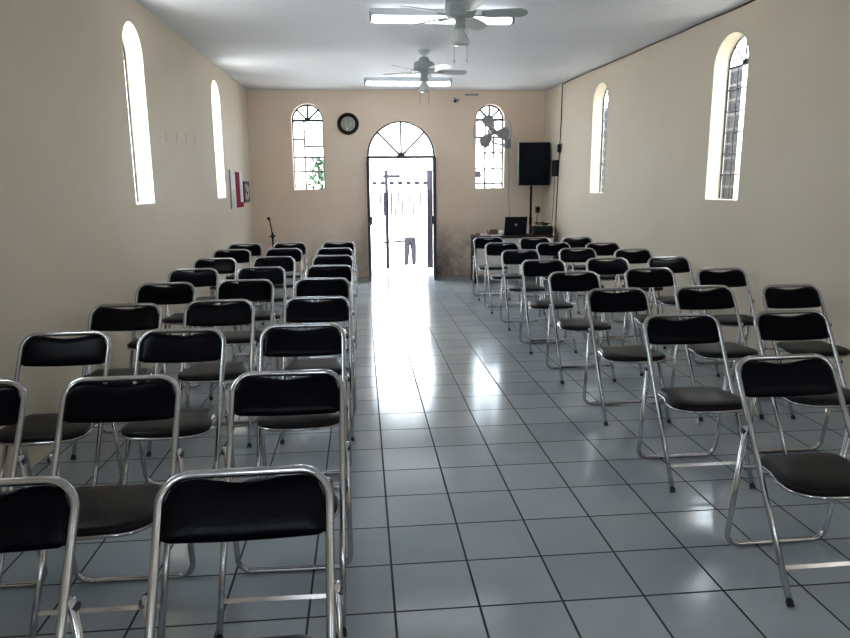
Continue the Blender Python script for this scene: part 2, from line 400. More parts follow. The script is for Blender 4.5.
def door_leaf(name, hx, sx, ang, label):
    t = bpy.data.objects.new(name, None); COL.objects.link(t); struct(t, label)
    t.location = (hx, B-.0, .01); t.rotation_euler = (0, 0, ang)
    bm = BM()
    w_ = .56*sx
    box2(bm, (0, -.018, 0), (.04*sx, .018, 2.02)); box2(bm, (w_-.04*sx, -.018, 0), (w_, .018, 2.02))
    for z in (0, .9, 1.98): box2(bm, (0, -.018, z), (w_, .018, z+.04))
    obj('leaf_frame', bm, 'leafm', t)
    bm = BM(); box2(bm, (.03*sx, -.004, .03), (w_-.03*sx, .004, .92)); obj('lower_panel', bm, 'leafm', t)
    bm = BM()
    for k in range(1, 5): tube(bm, [(w_*k/5, 0, .92), (w_*k/5, 0, 2.0)], .007, 6)
    obj('upper_bars', bm, 'leafm', t)
    bm = BM(); box(bm, (w_-.03*sx, -.03, 1.0), (.05, .05, .14)); obj('lock_box', bm, 'iron', t, bevel=.005)
# both iron leaves stand folded back against the inside of the entrance wall's jambs
door_leaf('door_2', DX1-.005, 1, math.radians(-97), 'right iron door leaf standing open')
door_leaf('door_3', DX0+.005, -1, math.radians(90), 'left iron door leaf standing open')

# ------------------------------------------------------------------ outside
bm = BM(); box2(bm, (-30, -20, -.74), (30, 60, -.64)); struct(obj('ground', bm, 'concrete'))
bm = BM(); box2(bm, (-2.4, B+.171, -.64), (3.8, 10.92, -.008))
for k in range(1, 4): box2(bm, (-1.2, 10.92+.3*(k-1), -.64), (2.4, 10.92+.3*k, -.008-.16*k))
struct(obj('entrance_steps', bm, 'concrete'))
bm = BM(); box2(bm, (XL-.2, RY0-.2, -.64), (xr(RY0)+.2, B+.17, -.101)); struct(obj('foundation', bm, 'ext'))
bm = BM()
box2(bm, (4.9, 6.52, -.64), (5.15, 16, 3.09)); tag(obj('block_wall', bm, 'stone'), 'grey concrete block wall seen outside the nearest right side window', 'wall')
bm = BM()
box2(bm, (4.88, -6, -.64), (5.16, 6.5, 3.15)); tag(obj('plastered_wall', bm, 'ext'), 'white plastered yard wall outside the right side windows', 'wall')
# gate on the landing
g = thing('porch_gate', 'slim grey iron gate frame standing on the landing outside the door', 'gate', (.67, 10.8, 0))
bm = BM(); tube(bm, [(-.9, 0, 1.85), (.68, 0, 1.85)], .017, 8); obj('top_rail', bm, 'gate', g)
bm = BM(); tube(bm, [(-.27, 0, 0), (-.27, 0, 1.85)], .034, 8); obj('post', bm, 'gate', g)
bm = BM(); tube(bm, [(-.36, 0, .50), (.07, 0, .525)], .019, 8); obj('hand_rail', bm, 'gate', g)
bm = BM(); box2(bm, (.5, -.012, 0), (.63, .012, 1.85)); obj('side_panel', bm, 'gate', g)
bm = BM(); box2(bm, (.52, -.03, .72), (.61, .0, .86)); obj('latch_box', bm, 'gate', g)
bm = BM(); tube(bm, [(-.9, 0, 0), (-.9, 0, 1.86)], .024, 8); obj('post', bm, 'gate', g)
# street fence
t = thing('street_fence', 'white walled fence with dark upright bars across the street', 'fence', (1.2, 22, -.64))
bm = BM(); box2(bm, (-7, 0, 0), (8, .2, 1.18)); box2(bm, (-7, 0.02, 2.0), (8, .18, 2.5)); obj('masonry', bm, 'facade', t)
for k in range(34):
    bm = BM(); x = -1.9+.13*k; tube(bm, [(x, .1, 1.16), (x, .1, 2.02)], .030, 6); obj('bar', bm, 'dark', t)
for k in range(9):
    bm = BM(); x = -1.1+.30*k; box2(bm, (x-.09, -.01, 2.27), (x+.09, .03, 2.38)); obj('beam_opening', bm, 'dark', t)
# house across the street
t = thing('house', 'pale house across the street behind the barred fence', 'building', (1.5, 30, -.64))
bm = BM(); box2(bm, (-9, 0, 0), (10, 6, 4.8)); obj('wall', bm, 'facade', t)
for x in (-5.2, 3.6):
    bm = BM(); box2(bm, (x-.5, -.05, 1.9), (x+.5, .02, 2.9)); f = obj('window', bm, 'dark', t)
    bm = BM(); box2(bm, (x-.03, -.08, 1.9), (x+.03, -.05, 2.9)); box2(bm, (x-.5, -.08, 2.37), (x+.5, -.05, 2.43)); obj('mullion', bm, 'facade', f)
bm = BM(); prism(bm, [(0, 2.75), (-1.3, 2.45), (-1.3, 2.35), (0, 2.62)], -.55, .25, Matrix.Translation((0, 0, 0)) @ Matrix(((0, 0, 1, 0), (1, 0, 0, 0), (0, 1, 0, 0), (0, 0, 0, 1)))); obj('awning', bm, 'dark', t)
bm = BM(); box2(bm, (-9.2, -.7, 4.7), (10.2, 6.2, 4.95)); obj('roof', bm, 'concrete', t)
# shrub outside the left entrance window
t = thing('leafy_shrub', 'green leafy shrub seen through the left entrance wall window', 'shrub', (-.85, 11.3, -.64))
bm = BM()
for k in range(7):
    a = k*.9; tube(bm, [(0, 0, 0), (.08*math.cos(a), .08*math.sin(a), 1.0), (.3*math.cos(a), .3*math.sin(a), 2.1+.1*k % .3)], [.02, .014, .006], 6)
obj('stems', bm, 'bark', t)
bm = BM()
for k in range(900):
    a = random.uniform(0, 2*PI); rr = .42*math.sqrt(random.random()); z = random.uniform(.7, 2.75)
    rr *= 1-.5*max(0, (z-1.9)/.9)
    c = Vector((rr*math.cos(a)+.05, rr*math.sin(a), z)); u = Vector([random.gauss(0, 1) for _ in range(3)]).normalized(); v = u.orthogonal().normalized()
    L_ = random.uniform(.05, .09); W_ = L_*.4
    bm.faces.new([bm.verts.new(c+q) for q in (-u*L_, v*W_, u*L_, -v*W_)])
obj('foliage', bm, 'leaf', t, recalc=False)

# ------------------------------------------------------------------ person outside
def skin_mesh(name, joints, edges, m, parent, sub=2, root=0):
    me = bpy.data.meshes.new(name); me.from_pydata([j[0] for j in joints], edges, [])
    o = bpy.data.objects.new(name, me); COL.objects.link(o)
    o.modifiers.new('skin', 'SKIN')
    for v, j in zip(me.skin_vertices[0].data, joints):
        v.radius = (j[1], j[2] if len(j) > 2 else j[1])
    me.skin_vertices[0].data[root].use_root = True
    s = o.modifiers.new('sub', 'SUBSURF'); s.levels = sub; s.render_levels = sub
    dg = bpy.context.evaluated_depsgraph_get(); dg.update()
    nm = bpy.data.meshes.new_from_object(o.evaluated_get(dg)); bpy.data.objects.remove(o)
    nm.name = name; nm.materials.clear(); nm.materials.append(M[m])
    for p in nm.polygons: p.use_smooth = True
    r_ = bpy.data.objects.new(name, nm); COL.objects.link(r_); r_.parent = parent; return r_
t = thing('person', 'person in white shirt and dark trousers standing outside beyond the doorway', 'person', (1.2, 16.0, -.64), math.radians(195))
J = [((0, 0, .86), .125, .10), ((0, 0, 1.02), .11, .085), ((0, 0, 1.20), .135, .09), ((0, -.01, 1.32), .12, .075), ((0, -.01, 1.38), .05, .05),
     ((0, .01, 1.45), .058, .065), ((0, .01, 1.53), .075, .088), ((0, .0, 1.60), .062, .075),
     ((-.165, 0, 1.30), .05), ((-.2, -.01, 1.08), .04), ((-.205, .06, .86), .028), ((-.205, .08, .80), .024, .03),
     ((.165, 0, 1.30), .05), ((.2, -.01, 1.08), .04), ((.205, .06, .86), .028), ((.205, .08, .80), .024, .03),
     ((-.085, 0, .78), .085), ((-.10, .03, .45), .058), ((-.115, -.01, .10), .038), ((-.12, .10, .035), .035, .028),
     ((.085, 0, .78), .085), ((.10, .03, .45), .058), ((.115, -.01, .10), .038), ((.12, .10, .035), .035, .028)]
E_ = [(0, 1), (1, 2), (2, 3), (3, 4), (4, 5), (5, 6), (6, 7), (3, 8), (8, 9), (9, 10), (10, 11), (3, 12), (12, 13), (13, 14), (14, 15),
      (0, 16), (16, 17), (17, 18), (18, 19), (0, 20), (20, 21), (21, 22), (22, 23)]
for s, hnd in ((-1, 11), (1, 15)):          # five separate slightly curled fingers
    for k in range(4):
        b0 = len(J); x = .205*s; y = .055+.018*k; ln = (.07, .08, .076, .06)[k]
        J += [((x, y, .765), .009), ((x-.006*s, y+.004, .765-ln*.6), .008), ((x-.018*s, y+.006, .765-ln), .007)]
        E_ += [(hnd, b0), (b0, b0+1), (b0+1, b0+2)]
    b0 = len(J); J += [((x-.012*s, .118, .80), .009), ((x-.02*s, .135, .765), .008)]; E_ += [(hnd, b0), (b0, b0+1)]
skin_mesh('body', J, E_, 'skin', t)
skin_mesh('trousers', [((0, 0, .90), .145, .115), ((0, 0, .84), .15, .12), ((-.085, 0, .74), .10), ((-.10, .03, .45), .075), ((-.115, -.01, .08), .062), ((.085, 0, .74), .10), ((.10, .03, .45), .075), ((.115, -.01, .08), .062)],
          [(0, 1), (1, 2), (2, 3), (3, 4), (1, 5), (5, 6), (6, 7)], 'jean', t)
skin_mesh('shirt', [((0, 0, .88), .155, .125), ((0, 0, 1.02), .14, .11), ((0, 0, 1.20), .155, .11), ((0, -.01, 1.33), .12, .085), ((-.175, 0, 1.30), .065), ((-.205, -.01, 1.08), .052), ((.175, 0, 1.30), .065), ((.205, -.01, 1.08), .052)],
          [(0, 1), (1, 2), (2, 3), (3, 4), (4, 5), (3, 6), (6, 7)], 'shirt', t)
skin_mesh('hair', [((0, -.02, 1.50), .07, .07), ((0, -.02, 1.58), .086, .095), ((0, -.005, 1.64), .06, .07)], [(0, 1), (1, 2)], 'hair', t)
bm = BM(); lathe(bm, [(0, -.018), (.012, -.012), (.009, .004), (0, .02)], 10, Matrix.Translation((0, .088, 1.51))); obj('nose', bm, 'skin', t, smooth=True)
for s in (-1, 1):
    bm = BM(); bmesh.ops.create_uvsphere(bm, u_segments=10, v_segments=6, radius=.012, matrix=Matrix.Translation((.03*s, .078, 1.535))); obj('eye', bm, 'paper', t, smooth=True)
    bm = BM(); bmesh.ops.create_uvsphere(bm, u_segments=10, v_segments=6, radius=.022, matrix=Matrix.Translation((.08*s, .0, 1.515)) @ Matrix.Diagonal((.4, .8, 1.3, 1))); obj('ear', bm, 'skin', t, smooth=True)
    bm = BM(); box(bm, (.12*s, .06, .03), (.09, .25, .06)); obj('shoe', bm, 'black', t, bevel=.02)
bm = BM(); box(bm, (0, .083, 1.475), (.045, .012, .01)); obj('mouth', bm, 'red', t, bevel=.004)

# ------------------------------------------------------------------ folding chair
CZ, CD, HW = .828, .500, .2145          # top tube centre height, its set-back, half width (tube centres)
SL = Vector((0, CD, CZ-.006)).normalized()          # direction up the sloping frame
def slope(x, s, off=0):                                # point on the sloping frame plane, off = towards the sitter
    nrm = Vector((0, -SL.z, SL.y)); return Vector((x, 0, .006))+SL*s+nrm*off
STOT = math.sqrt(CD**2+(CZ-.006)**2)
def make_chair():
    t = thing('folding_chair', '-', 'chair')
    bm = BM()
    pts = [slope(-HW, 0), slope(-HW, STOT-.012), slope(0, STOT+.006), slope(HW, STOT-.012), slope(HW, 0)]
    path = rounded([slope(-HW, 0), slope(-HW, STOT), slope(HW, STOT), slope(HW, 0)], .075, 7)
    path[0:1] = [slope(-HW, s) for s in (0, .3, .6)]; path[-1:] = [slope(HW, s) for s in (.6, .3, 0)]
    tube(bm, path, .0118, 10); obj('front_frame', bm, 'chrome', t, smooth=True)
    for s in (-1, 1):
        bm = BM(); tube(bm, [slope(s*HW, -.006), slope(s*HW, .016)], .0138, 10); obj('foot_cap', bm, 'rubber', t)
    bm = BM(); tube(bm, rounded([(-.229, .350, .585), (-.229, .428, .0125), (.229, .428, .0125), (.229, .350, .585)], .06, 6), .0115, 10)
    obj('rear_legs', bm, 'chrome', t, smooth=True)
    for s in (-1, 1):
        bm = BM(); p = Vector((s*.214, .353, .563)); tube(bm, [p, p+Vector((s*.032, 0, 0))], .011, 8); obj('pivot_bolt', bm, 'iron', t)
    bm = BM(); p = slope(0, .13); box(bm, p, (2*HW-.02, .006, .015), Matrix.Rotation(-math.atan2(SL.y, SL.z), 3, 'X')); obj('stretcher', bm, 'chrome', t)
    # seat cushion on a chrome rim
    def outline(g=0):
        F, Rr_, yf, yb = .205+g, .176+g, .012-g, .355+g
        pts = []
        c = .125
        for i in range(9):
            a = PI+PI/2*i/8; pts.append((-F+c+c*math.cos(a), yf+.8*c+.8*c*math.sin(a)))
        pts.append((0, yf-.006))
        for i in range(9):
            a = -PI/2+PI/2*i/8; pts.append((F-c+c*math.cos(a), yf+.8*c+.8*c*math.sin(a)))
        pts.append((F-.004, .17)); pts.append((Rr_, .25))
        c = .04
        for i in range(5):
            a = PI/2*i/4; pts.append((Rr_-c+c*math.cos(a), yb-c+c*math.sin(a)))
        for i in range(5):
            a = PI/2+PI/2*i/4; pts.append((-Rr_+c+c*math.cos(a), yb-c+c*math.sin(a)))
        pts.append((-Rr_, .25)); pts.append((-F+.004, .17))
        return pts
    bm = BM(); o = outline(); cx, cy = 0, .17; rings = []
    for sc, z in ((.99, .423), (1, .430), (1, .442), (.975, .450), (.90, .457), (.6, .462), (.3, .463)):
        rings.append([bm.verts.new((cx+(x-cx)*sc, cy+(y-cy)*sc, z)) for x, y in o])
    for A, C in zip(rings, rings[1:]):
        for k in range(len(A)): bm.faces.new((A[k], A[(k+1) % len(A)], C[(k+1) % len(A)], C[k]))
    bm.faces.new(rings[0]); bm.faces.new(rings[-1]); st = obj('seat', bm, 'seatv', t, smooth=True)
    bm = BM(); tube(bm, [(x, y, .421) for x, y in outline(-.004)], .008, 6, closed=True); obj('seat_rim', bm, 'chrome', st, smooth=True)
    bm = BM(); box2(bm, (-.205, .255, .398), (.205, .275, .410)); box2(bm, (-.23, .335, .398), (.23, .352, .410)); box2(bm, (-.232, .335, .398), (-.226, .385, .412)); box2(bm, (.226, .335, .398), (.232, .385, .412)); obj('seat_bracket', bm, 'chrome', st)
    # backrest pad: rounded top corners, a hand dip in the top edge
    bm = BM(); s1 = STOT-.0125; s0 = s1-.154; W_ = HW-.011; nx, ns = 22, 8; grid = []
    for side in (1, -1):
        g_ = []
        for j in range(ns+1):
            row = []
            for i in range(nx+1):
                u = -1+2*i/nx; x = u*W_; v = j/ns
                dip = .013*max(0, math.cos(min(1, abs(u)/.55)*PI/2))**1.3
                top = s1-dip; ax = abs(x)
                c = .062
                if ax > W_-c: top = min(top, s1-c+math.sqrt(max(0, c*c-(ax-W_+c)**2)))
                c2 = .007; bot = s0-.004*(1-u*u)
                if ax > W_-c2: bot = s0+c2-math.sqrt(max(0, c2*c2-(ax-W_+c2)**2))
                s = bot+(top-bot)*v
                puff = (1-abs(u)**6)*(1-abs(2*v-1)**5); th = (.005+.011*puff) if side == 1 else (-.004-.005*puff)
                row.append(bm.verts.new(slope(x, s, th-.010*(1-u*u))))
            g_.append(row)
        grid.append(g_)
        for j in range(ns):
            for i in range(nx): bm.faces.new((g_[j][i], g_[j][i+1], g_[j+1][i+1], g_[j+1][i]))
    F_, K_ = grid
    def edge(L1, L2):
        for i in range(len(L1)-1): bm.faces.new((L1[i], L1[i+1], L2[i+1], L2[i]))
    edge(F_[0], K_[0]); edge(F_[-1], K_[-1]); edge([r_[0] for r_ in F_], [r_[0] for r_ in K_]); edge([r_[-1] for r_ in F_], [r_[-1] for r_ in K_])
    bmesh.ops.remove_doubles(bm, verts=bm.verts, dist=1e-5)
    obj('backrest', bm, 'vinyl', t, smooth=True)
    return t
def copy_tree(o, parent=None):
    c = o.copy(); COL.objects.link(c)
    if parent: c.parent = parent
    for ch in list(o.children): copy_tree(ch, c)
    return c
chairs = dict(
 A=[(-.396, -1.071), (-.404, -.116), (-.414, .83), (-.395, 1.745), (-.408, 2.705), (-.402, 3.618), (-.41, 4.582), (-.414, 5.473), (-.404, 6.411)],
 B=[(-1.035, -1.068), (-1.03, -.117), (-1.039, .781), (-1.019, 1.711), (-1.027, 2.697), (-1.021, 3.573), (-1.032, 4.54), (-1.034, 5.506), (-1.044, 6.368)],
 C=[(-1.60, -.116), (-1.605, .784), (-1.59, 1.636), (-1.606, 2.611), (-1.62, 3.544), (-1.627, 4.476), (-1.635, 5.483), (-1.621, 6.333)],
 R=[(1.69, -.12), (1.685, .84), (1.695, 1.83), (1.69, 2.8), (1.68, 3.764), (1.705, 4.827), (1.71, 5.844), (1.719, 6.831)],
 S=[(2.385, .911), (2.39, 1.914), (2.44, 3.017), (2.4, 3.917), (2.435, 5.034), (2.377, 5.843), (2.373, 6.775)],
 T=[(3.075, 1.947), (3.105, 2.999), (3.10, 4.021), (3.084, 4.926), (3.043, 5.862), (3.047, 6.901)])
ordw = ['nearest to', 'second from', 'third from', 'fourth from', 'fifth from', 'sixth from', 'seventh from', 'eighth from', 'ninth from']
info = dict(A=("left block's aisle column", 1), B=("left block's middle column", 1), C=("column along the left wall", 1),
            R=("right block's aisle column", 1), S=("right block's middle column", 1), T=("column along the right wall", 1))
proto = make_chair(); first = True
for key, L_ in chairs.items():
    nm, _ = info[key]; fac = dict(S=.985, T=.97).get(key, 1)
    for i, (x, y) in enumerate(L_):
        o = proto if first else copy_tree(proto); first = False
        x = -.086+(x+.086)*fac; y = -2.255+(y+CD+2.255)*fac-CD
        o.location = (x, y, 0); o.rotation_euler = (0, 0, math.radians(random.uniform(-1.2, 1.2)))
        extra = 'far' if i == len(L_)-1 else ''
        lab = 'black padded chrome folding chair %s the camera in %s' % (ordw[i], nm)
        if i == len(L_)-1: lab = 'black padded chrome folding chair farthest from the camera in %s' % nm
        o['label'] = lab; o['category'] = 'chair'; o['group'] = 'folding chairs in rows facing the front'

# ------------------------------------------------------------------ ceiling lights
def ceiling_light(x0, x1, y, label):
    L_ = x1-x0; t = thing('fluorescent_light', label, 'light', ((x0+x1)/2, y, H), 0, 'fluorescent ceiling lights')
    bm = BM(); box2(bm, (-L_/2-.03, -.03, -.062), (L_/2+.03, .03, 0)); obj('housing', bm, 'white', t, bevel=.006)
    bm = BM(); box2(bm, (-L_/2, -.04, -.115), (L_/2, .04, -.063)); obj('diffuser', bm, 'lamp', t, bevel=.018)
    for s in (-1, 1):
        bm = BM(); box2(bm, (s*(L_/2+.002), -.038, -.112), (s*(L_/2+.028), .04, -.03)); obj('end_cap', bm, 'grey', t, bevel=.006)
ceiling_light(.056, 1.341, 4.3, 'bright fluorescent ceiling light behind the nearer ceiling fan')
ceiling_light(.031, 1.278, 8.2, 'bright fluorescent ceiling light behind the farther ceiling fan')

# ------------------------------------------------------------------ ceiling fans
def ceiling_fan(loc, a0, label, zb):
    t = thing('ceiling_fan', label, 'fan', (loc[0], loc[1], H), 0, 'ceiling fans')
    bm = BM(); lathe(bm, [(0, 0), (.07, 0), (.065, -.03), (.035, -.06), (0, -.06)], 24); obj('canopy', bm, 'white', t, smooth=True)
    bm = BM(); tube(bm, [(0, 0, -.05), (0, 0, zb+.10)], .013, 10); obj('down_rod', bm, 'white', t)
    bm = BM(); lathe(bm, [(0, zb+.14), (.05, zb+.14), (.07, zb+.10), (.115, zb+.085), (.125, zb+.05), (.125, zb+.0), (.11, zb-.03), (.06, zb-.05), (0, zb-.05)], 28); mo = obj('motor_housing', bm, 'fanhouse', t, smooth=True)
    bm = BM(); lathe(bm, [(0, zb-.05), (.042, zb-.05), (.045, zb-.11), (.05, zb-.125), (0, zb-.13)], 20); obj('switch_housing', bm, 'fanhouse', t, smooth=True)
    bm = BM(); lathe(bm, [(0, zb-.12), (.03, zb-.125), (.038, zb-.15), (.072, zb-.205), (.075, zb-.23), (.05, zb-.25), (0, zb-.255)], 24); obj('lamp_shade', bm, 'bulb', t, smooth=True)
    for k in range(5):
        a = a0+2*PI*k/5; rot = Matrix.Rotation(a, 4, 'Z')
        bm = BM(); n = 12; lo = []; W0 = .05; tilt = math.tan(math.radians(13))
        prof = [(.17, .045), (.25, .058), (.42, .066), (.485, .062), (.515, .048), (.53, .02)]
        out_ = [(x, w_) for x, w_ in prof]+[(x, -w_) for x, w_ in reversed(prof)]
        for z in (0, .007): lo.append([bm.verts.new((x, w_, zb-.02+z-w_*tilt)) for x, w_ in out_])
        m_ = len(out_); bm.faces.new(lo[0][::-1]); bm.faces.new(lo[1])
        for i_ in range(m_): bm.faces.new((lo[0][i_], lo[0][(i_+1) % m_], lo[1][(i_+1) % m_], lo[1][i_]))
        bmesh.ops.transform(bm, matrix=rot, verts=bm.verts); bl = obj('blade', bm, 'white', t)
        bm = BM(); box2(bm, (.08, -.015, zb-.035), (.22, .015, zb-.027)); bmesh.ops.transform(bm, matrix=rot, verts=bm.verts); obj('blade_bracket', bm, 'fanhouse', bl)
    for s in (-1, 1):
        bm = BM(); tube(bm, [(s*.05, -.02, zb-.10), (s*.052, -.02, zb-.36)], .0022, 6); tube(bm, [(s*.052, -.02, zb-.36), (s*.052, -.02, zb-.385)], .005, 6); obj('pull_chain', bm, 'grey', t)
ceiling_fan((.735, 3.4), math.radians(-11), 'white ceiling fan with grey motor nearest to the camera', -.235)
ceiling_fan((.70, 6.15), math.radians(8), 'white ceiling fan farther down the hall, toward the entrance', -.225)

# ------------------------------------------------------------------ wall fan by the right entrance window
t = thing('wall_fan', 'grey caged wall fan in front of the right entrance window', 'fan', (2.40, B, 2.30))
fc = Vector((-.30, -.42, .13)); R_ = .31
tilt = Matrix.Rotation(math.radians(8), 4, 'X'); FM = Matrix.Translation(fc) @ Matrix.Rotation(math.radians(-6), 4, 'Z') @ tilt
bm = BM()
for yy, rr in ((-.07, R_*.55), (-.045, R_*.85), (0, R_), (.05, R_*.92), (.08, R_*.5)):
    tube(bm, [(rr*math.cos(a), yy, rr*math.sin(a)) for a in [2*PI*k/40 for k in range(40)]], .008 if rr == R_ else .003, 6, closed=True)
for k in range(24):
    a = 2*PI*k/24; c, s = math.cos(a), math.sin(a)
    tube(bm, [(.06*c, -.085, .06*s), (.6*R_*c, -.07, .6*R_*s), (R_*c, 0, R_*s), (.6*R_*c, .075, .6*R_*s), (.06*c, .09, .06*s)], .0014, 4)
bmesh.ops.transform(bm, matrix=FM, verts=bm.verts); obj('cage', bm, 'grey', t)
for k in range(3):
    bm = BM(); a0 = math.radians(112+120*k); pts = []
    out_ = [(.045, -.5), (.10, -.58), (.18, -.52), (.25, -.40), (.285, -.10), (.28, .22), (.24, .46), (.17, .52), (.10, .45), (.045, .4)]
    pts = [(r_*math.cos(a0+a), 0+.05*a, r_*math.sin(a0+a)) for r_, a in out_]
    lo = [bm.verts.new(p) for p in pts]; hi = [bm.verts.new((p[0], p[1]+.003, p[2])) for p in pts]; n = len(pts)
    bm.faces.new(lo); bm.faces.new(hi[::-1])
    for i_ in range(n): bm.faces.new((lo[i_], hi[i_], hi[(i_+1) % n], lo[(i_+1) % n]))
    bmesh.ops.transform(bm, matrix=FM, verts=bm.verts); obj('blade', bm, 'bladeg', t)
bm = BM(); lathe(bm, [(0, -.06), (.03, -.055), (.045, -.02), (.05, 0), (.05, .02), (.075, .09), (.07, .18), (.04, .22), (0, .22)], 20, FM @ Matrix.Rotation(-PI/2, 4, 'X')); obj('motor', bm, 'grey', t, smooth=True)
bm = BM(); tube(bm, rounded([(fc.x, fc.y+.14, fc.z), (fc.x+.02, fc.y+.16, fc.z-.16), (0.05, -.01, fc.z-.2)], .05), .014, 8); obj('bracket_arm', bm, 'grey', t, smooth=True)
bm = BM(); box2(bm, (0, -.02, -.11), (.10, -.001, .05)); obj('wall_plate', bm, 'grey', t, bevel=.004)
bm = BM(); tube(bm, [(2.46, B-.006, 2.20), (2.485, B-.006, 1.8), (2.47, B-.006, 1.5), (2.50, B-.006, 1.1), (2.50, B-.006, .85)], .004, 6)
tag(obj('power_cable', bm, 'grey'), 'thin grey cable hanging down the wall from the wall fan', 'cable')

# ------------------------------------------------------------------ clock
t = thing('wall_clock', 'round dark-rimmed wall clock left of the door arch', 'clock', (-.271, B-.001, 2.595))
RX = Matrix.Rotation(PI/2, 4, 'X')
bm = BM(); lathe(bm, [(0, 0), (.176, 0), (.180, .02), (.168, .045), (.145, .045), (.128, .028), (.118, .02), (0, .02)], 40, RX); obj('rim', bm, 'clockrim', t, smooth=True)
bm = BM(); lathe(bm, [(0, .0205), (.118, .0205), (.118, .0235), (0, .0235)], 40, RX); dl = obj('dial', bm, 'dial', t)
bm = BM()
for k in range(12):
    a = PI*k/6; L_ = .022 if k % 3 else .03
    c = Vector((.088*math.sin(a), -.025, .088*math.cos(a))); box(bm, c, (.008, .002, L_), Matrix.Rotation(a, 3, 'Y'))
tube(bm, [(.068*math.cos(a), -.0245, .068*math.sin(a)) for a in [2*PI*k/32 for k in range(32)]], .0015, 4, closed=True)
obj('hour_marks', bm, 'clockrim', dl)
bm = BM(); box(bm, (.006, -.028, .024), (.009, .002, .055), Matrix.Rotation(math.radians(12), 3, 'Y')); obj('hour_hand', bm, 'clockrim', t)
bm = BM(); box(bm, (.0, -.030, -.034), (.006, .002, .085), Matrix.Rotation(math.radians(3), 3, 'Y')); obj('minute_hand', bm, 'clockrim', t)
bm = BM(); lathe(bm, [(0, .036), (.1, .036), (.119, .034), (.119, .036), (.1, .039), (0, .040)], 40, RX); obj('cover_glass', bm, 'glass', t, smooth=True)

# ------------------------------------------------------------------ camera on the entrance wall
t = thing('security_camera', 'small dark security camera high on entrance wall right of door', 'camera', (1.535, B, 2.97))
bm = BM(); box2(bm, (-.02, -.012, .0), (.02, 0, .05)); tube(bm, [(0, -.01, .02), (0, -.07, .01)], .009, 8); obj('mount', bm, 'grey', t)
bm = BM(); tube(bm, [(.035, -.03, .01), (-.02, -.15, -.02)], .026, 12); obj('body', bm, 'grey', t, smooth=True)
bm = BM(); tube(bm, [(-.018, -.145, -.019), (-.024, -.157, -.023)], .022, 12); obj('lens', bm, 'black', t)
bm = BM(); box2(bm, (1.70, B-.025, 3.055), (1.93, B-.001, 3.085)); tag(obj('cable_duct', bm, 'grey', bevel=.004), 'short grey cable duct under the ceiling beside the camera', 'duct')

# ------------------------------------------------------------------ notice board, poster, marks on the left wall
def on_left(name, y0, y1, z0, z1, m, parent, off0, off1):
    bm = BM(); p = [(xl(y0)+off0, y0), (xl(y1)+off0, y1), (xl(y1)+off1, y1), (xl(y0)+off1, y0)]
    prism(bm, p, z0, z1); return obj(name, bm, m, parent)
t = thing('notice_board', 'white and crimson notice board on the left wall near the corner', 'notice board', (0, 0, 0))
on_left('backing', 7.66, 8.62, 1.27, 1.80, 'paper', t, .001, .012)
on_left('grey_edge', 7.655, 7.68, 1.265, 1.81, 'grey', t, .001, .016)
for y0, y1, z0, z1, m_ in ((7.72, 7.97, 1.55, 1.78, 'paper'), (7.72, 7.99, 1.28, 1.53, 'pinkp'), (8.40, 8.58, 1.38, 1.60, 'pinkp')): on_left('sheet', y0, y1, z0, z1, m_, t, .0125, .014)
on_left('crimson_band', 8.03, 8.36, 1.27, 1.79, 'red', t, .0125, .015)
on_left('crimson_foot', 8.36, 8.60, 1.27, 1.345, 'red', t, .0125, .015)
t = thing('framed_picture', 'small dark framed picture between notice board and corner', 'picture', (0, 0, 0))
on_left('frame', 8.66, 9.14, 1.33, 1.66, 'clockrim', t, .001, .022)
for k, (y0, y1, z0, z1) in enumerate(((8.74, 8.80, 1.55, 1.62), (8.86, 8.97, 1.50, 1.61), (9.0, 9.08, 1.42, 1.58), (8.76, 8.84, 1.38, 1.48), (8.9, 8.98, 1.37, 1.45))): on_left('pale_patch', y0, y1, z0, z1, 'pinkp', t, .0222, .0235)
for k in range(4):
    y = 4.7+.37*k; o = on_left('glue_mark', y, y+.06, 2.0+.02*k, 2.10+.02*k, 'smudge', None, .0005, .0015)
    tag(o, 'faint vertical glue mark on the left wall between its windows', 'mark', 'glue marks on the left wall')

# ------------------------------------------------------------------ microphone stand
t = thing('microphone_stand', 'thin black microphone stand in the far left corner', 'microphone stand', (-1.53, 8.9, 0))
bm = BM(); lathe(bm, [(0, 0), (.12, 0), (.12, .012), (.03, .025), (0, .025)], 24); obj('base', bm, 'black', t)
bm = BM(); tube(bm, [(0, 0, .02), (0, 0, .85)], .016, 8); obj('pole', bm, 'black', t)
bm = BM(); tube(bm, [(-.045, 0, .78), (.045, 0, .79)], .014, 8); tube(bm, [(0, 0, .74), (0, 0, .83)], .02, 8); obj('clamp', bm, 'black', t)
bm = BM(); tube(bm, [(.0, 0, .80), (-.035, 0, 1.05)], .010, 8); obj('boom', bm, 'black', t)
bm = BM(); tube(bm, [(-.035, 0, 1.04), (-.05, -.03, 1.08)], [.014, .026], 10); obj('microphone', bm, 'black', t)

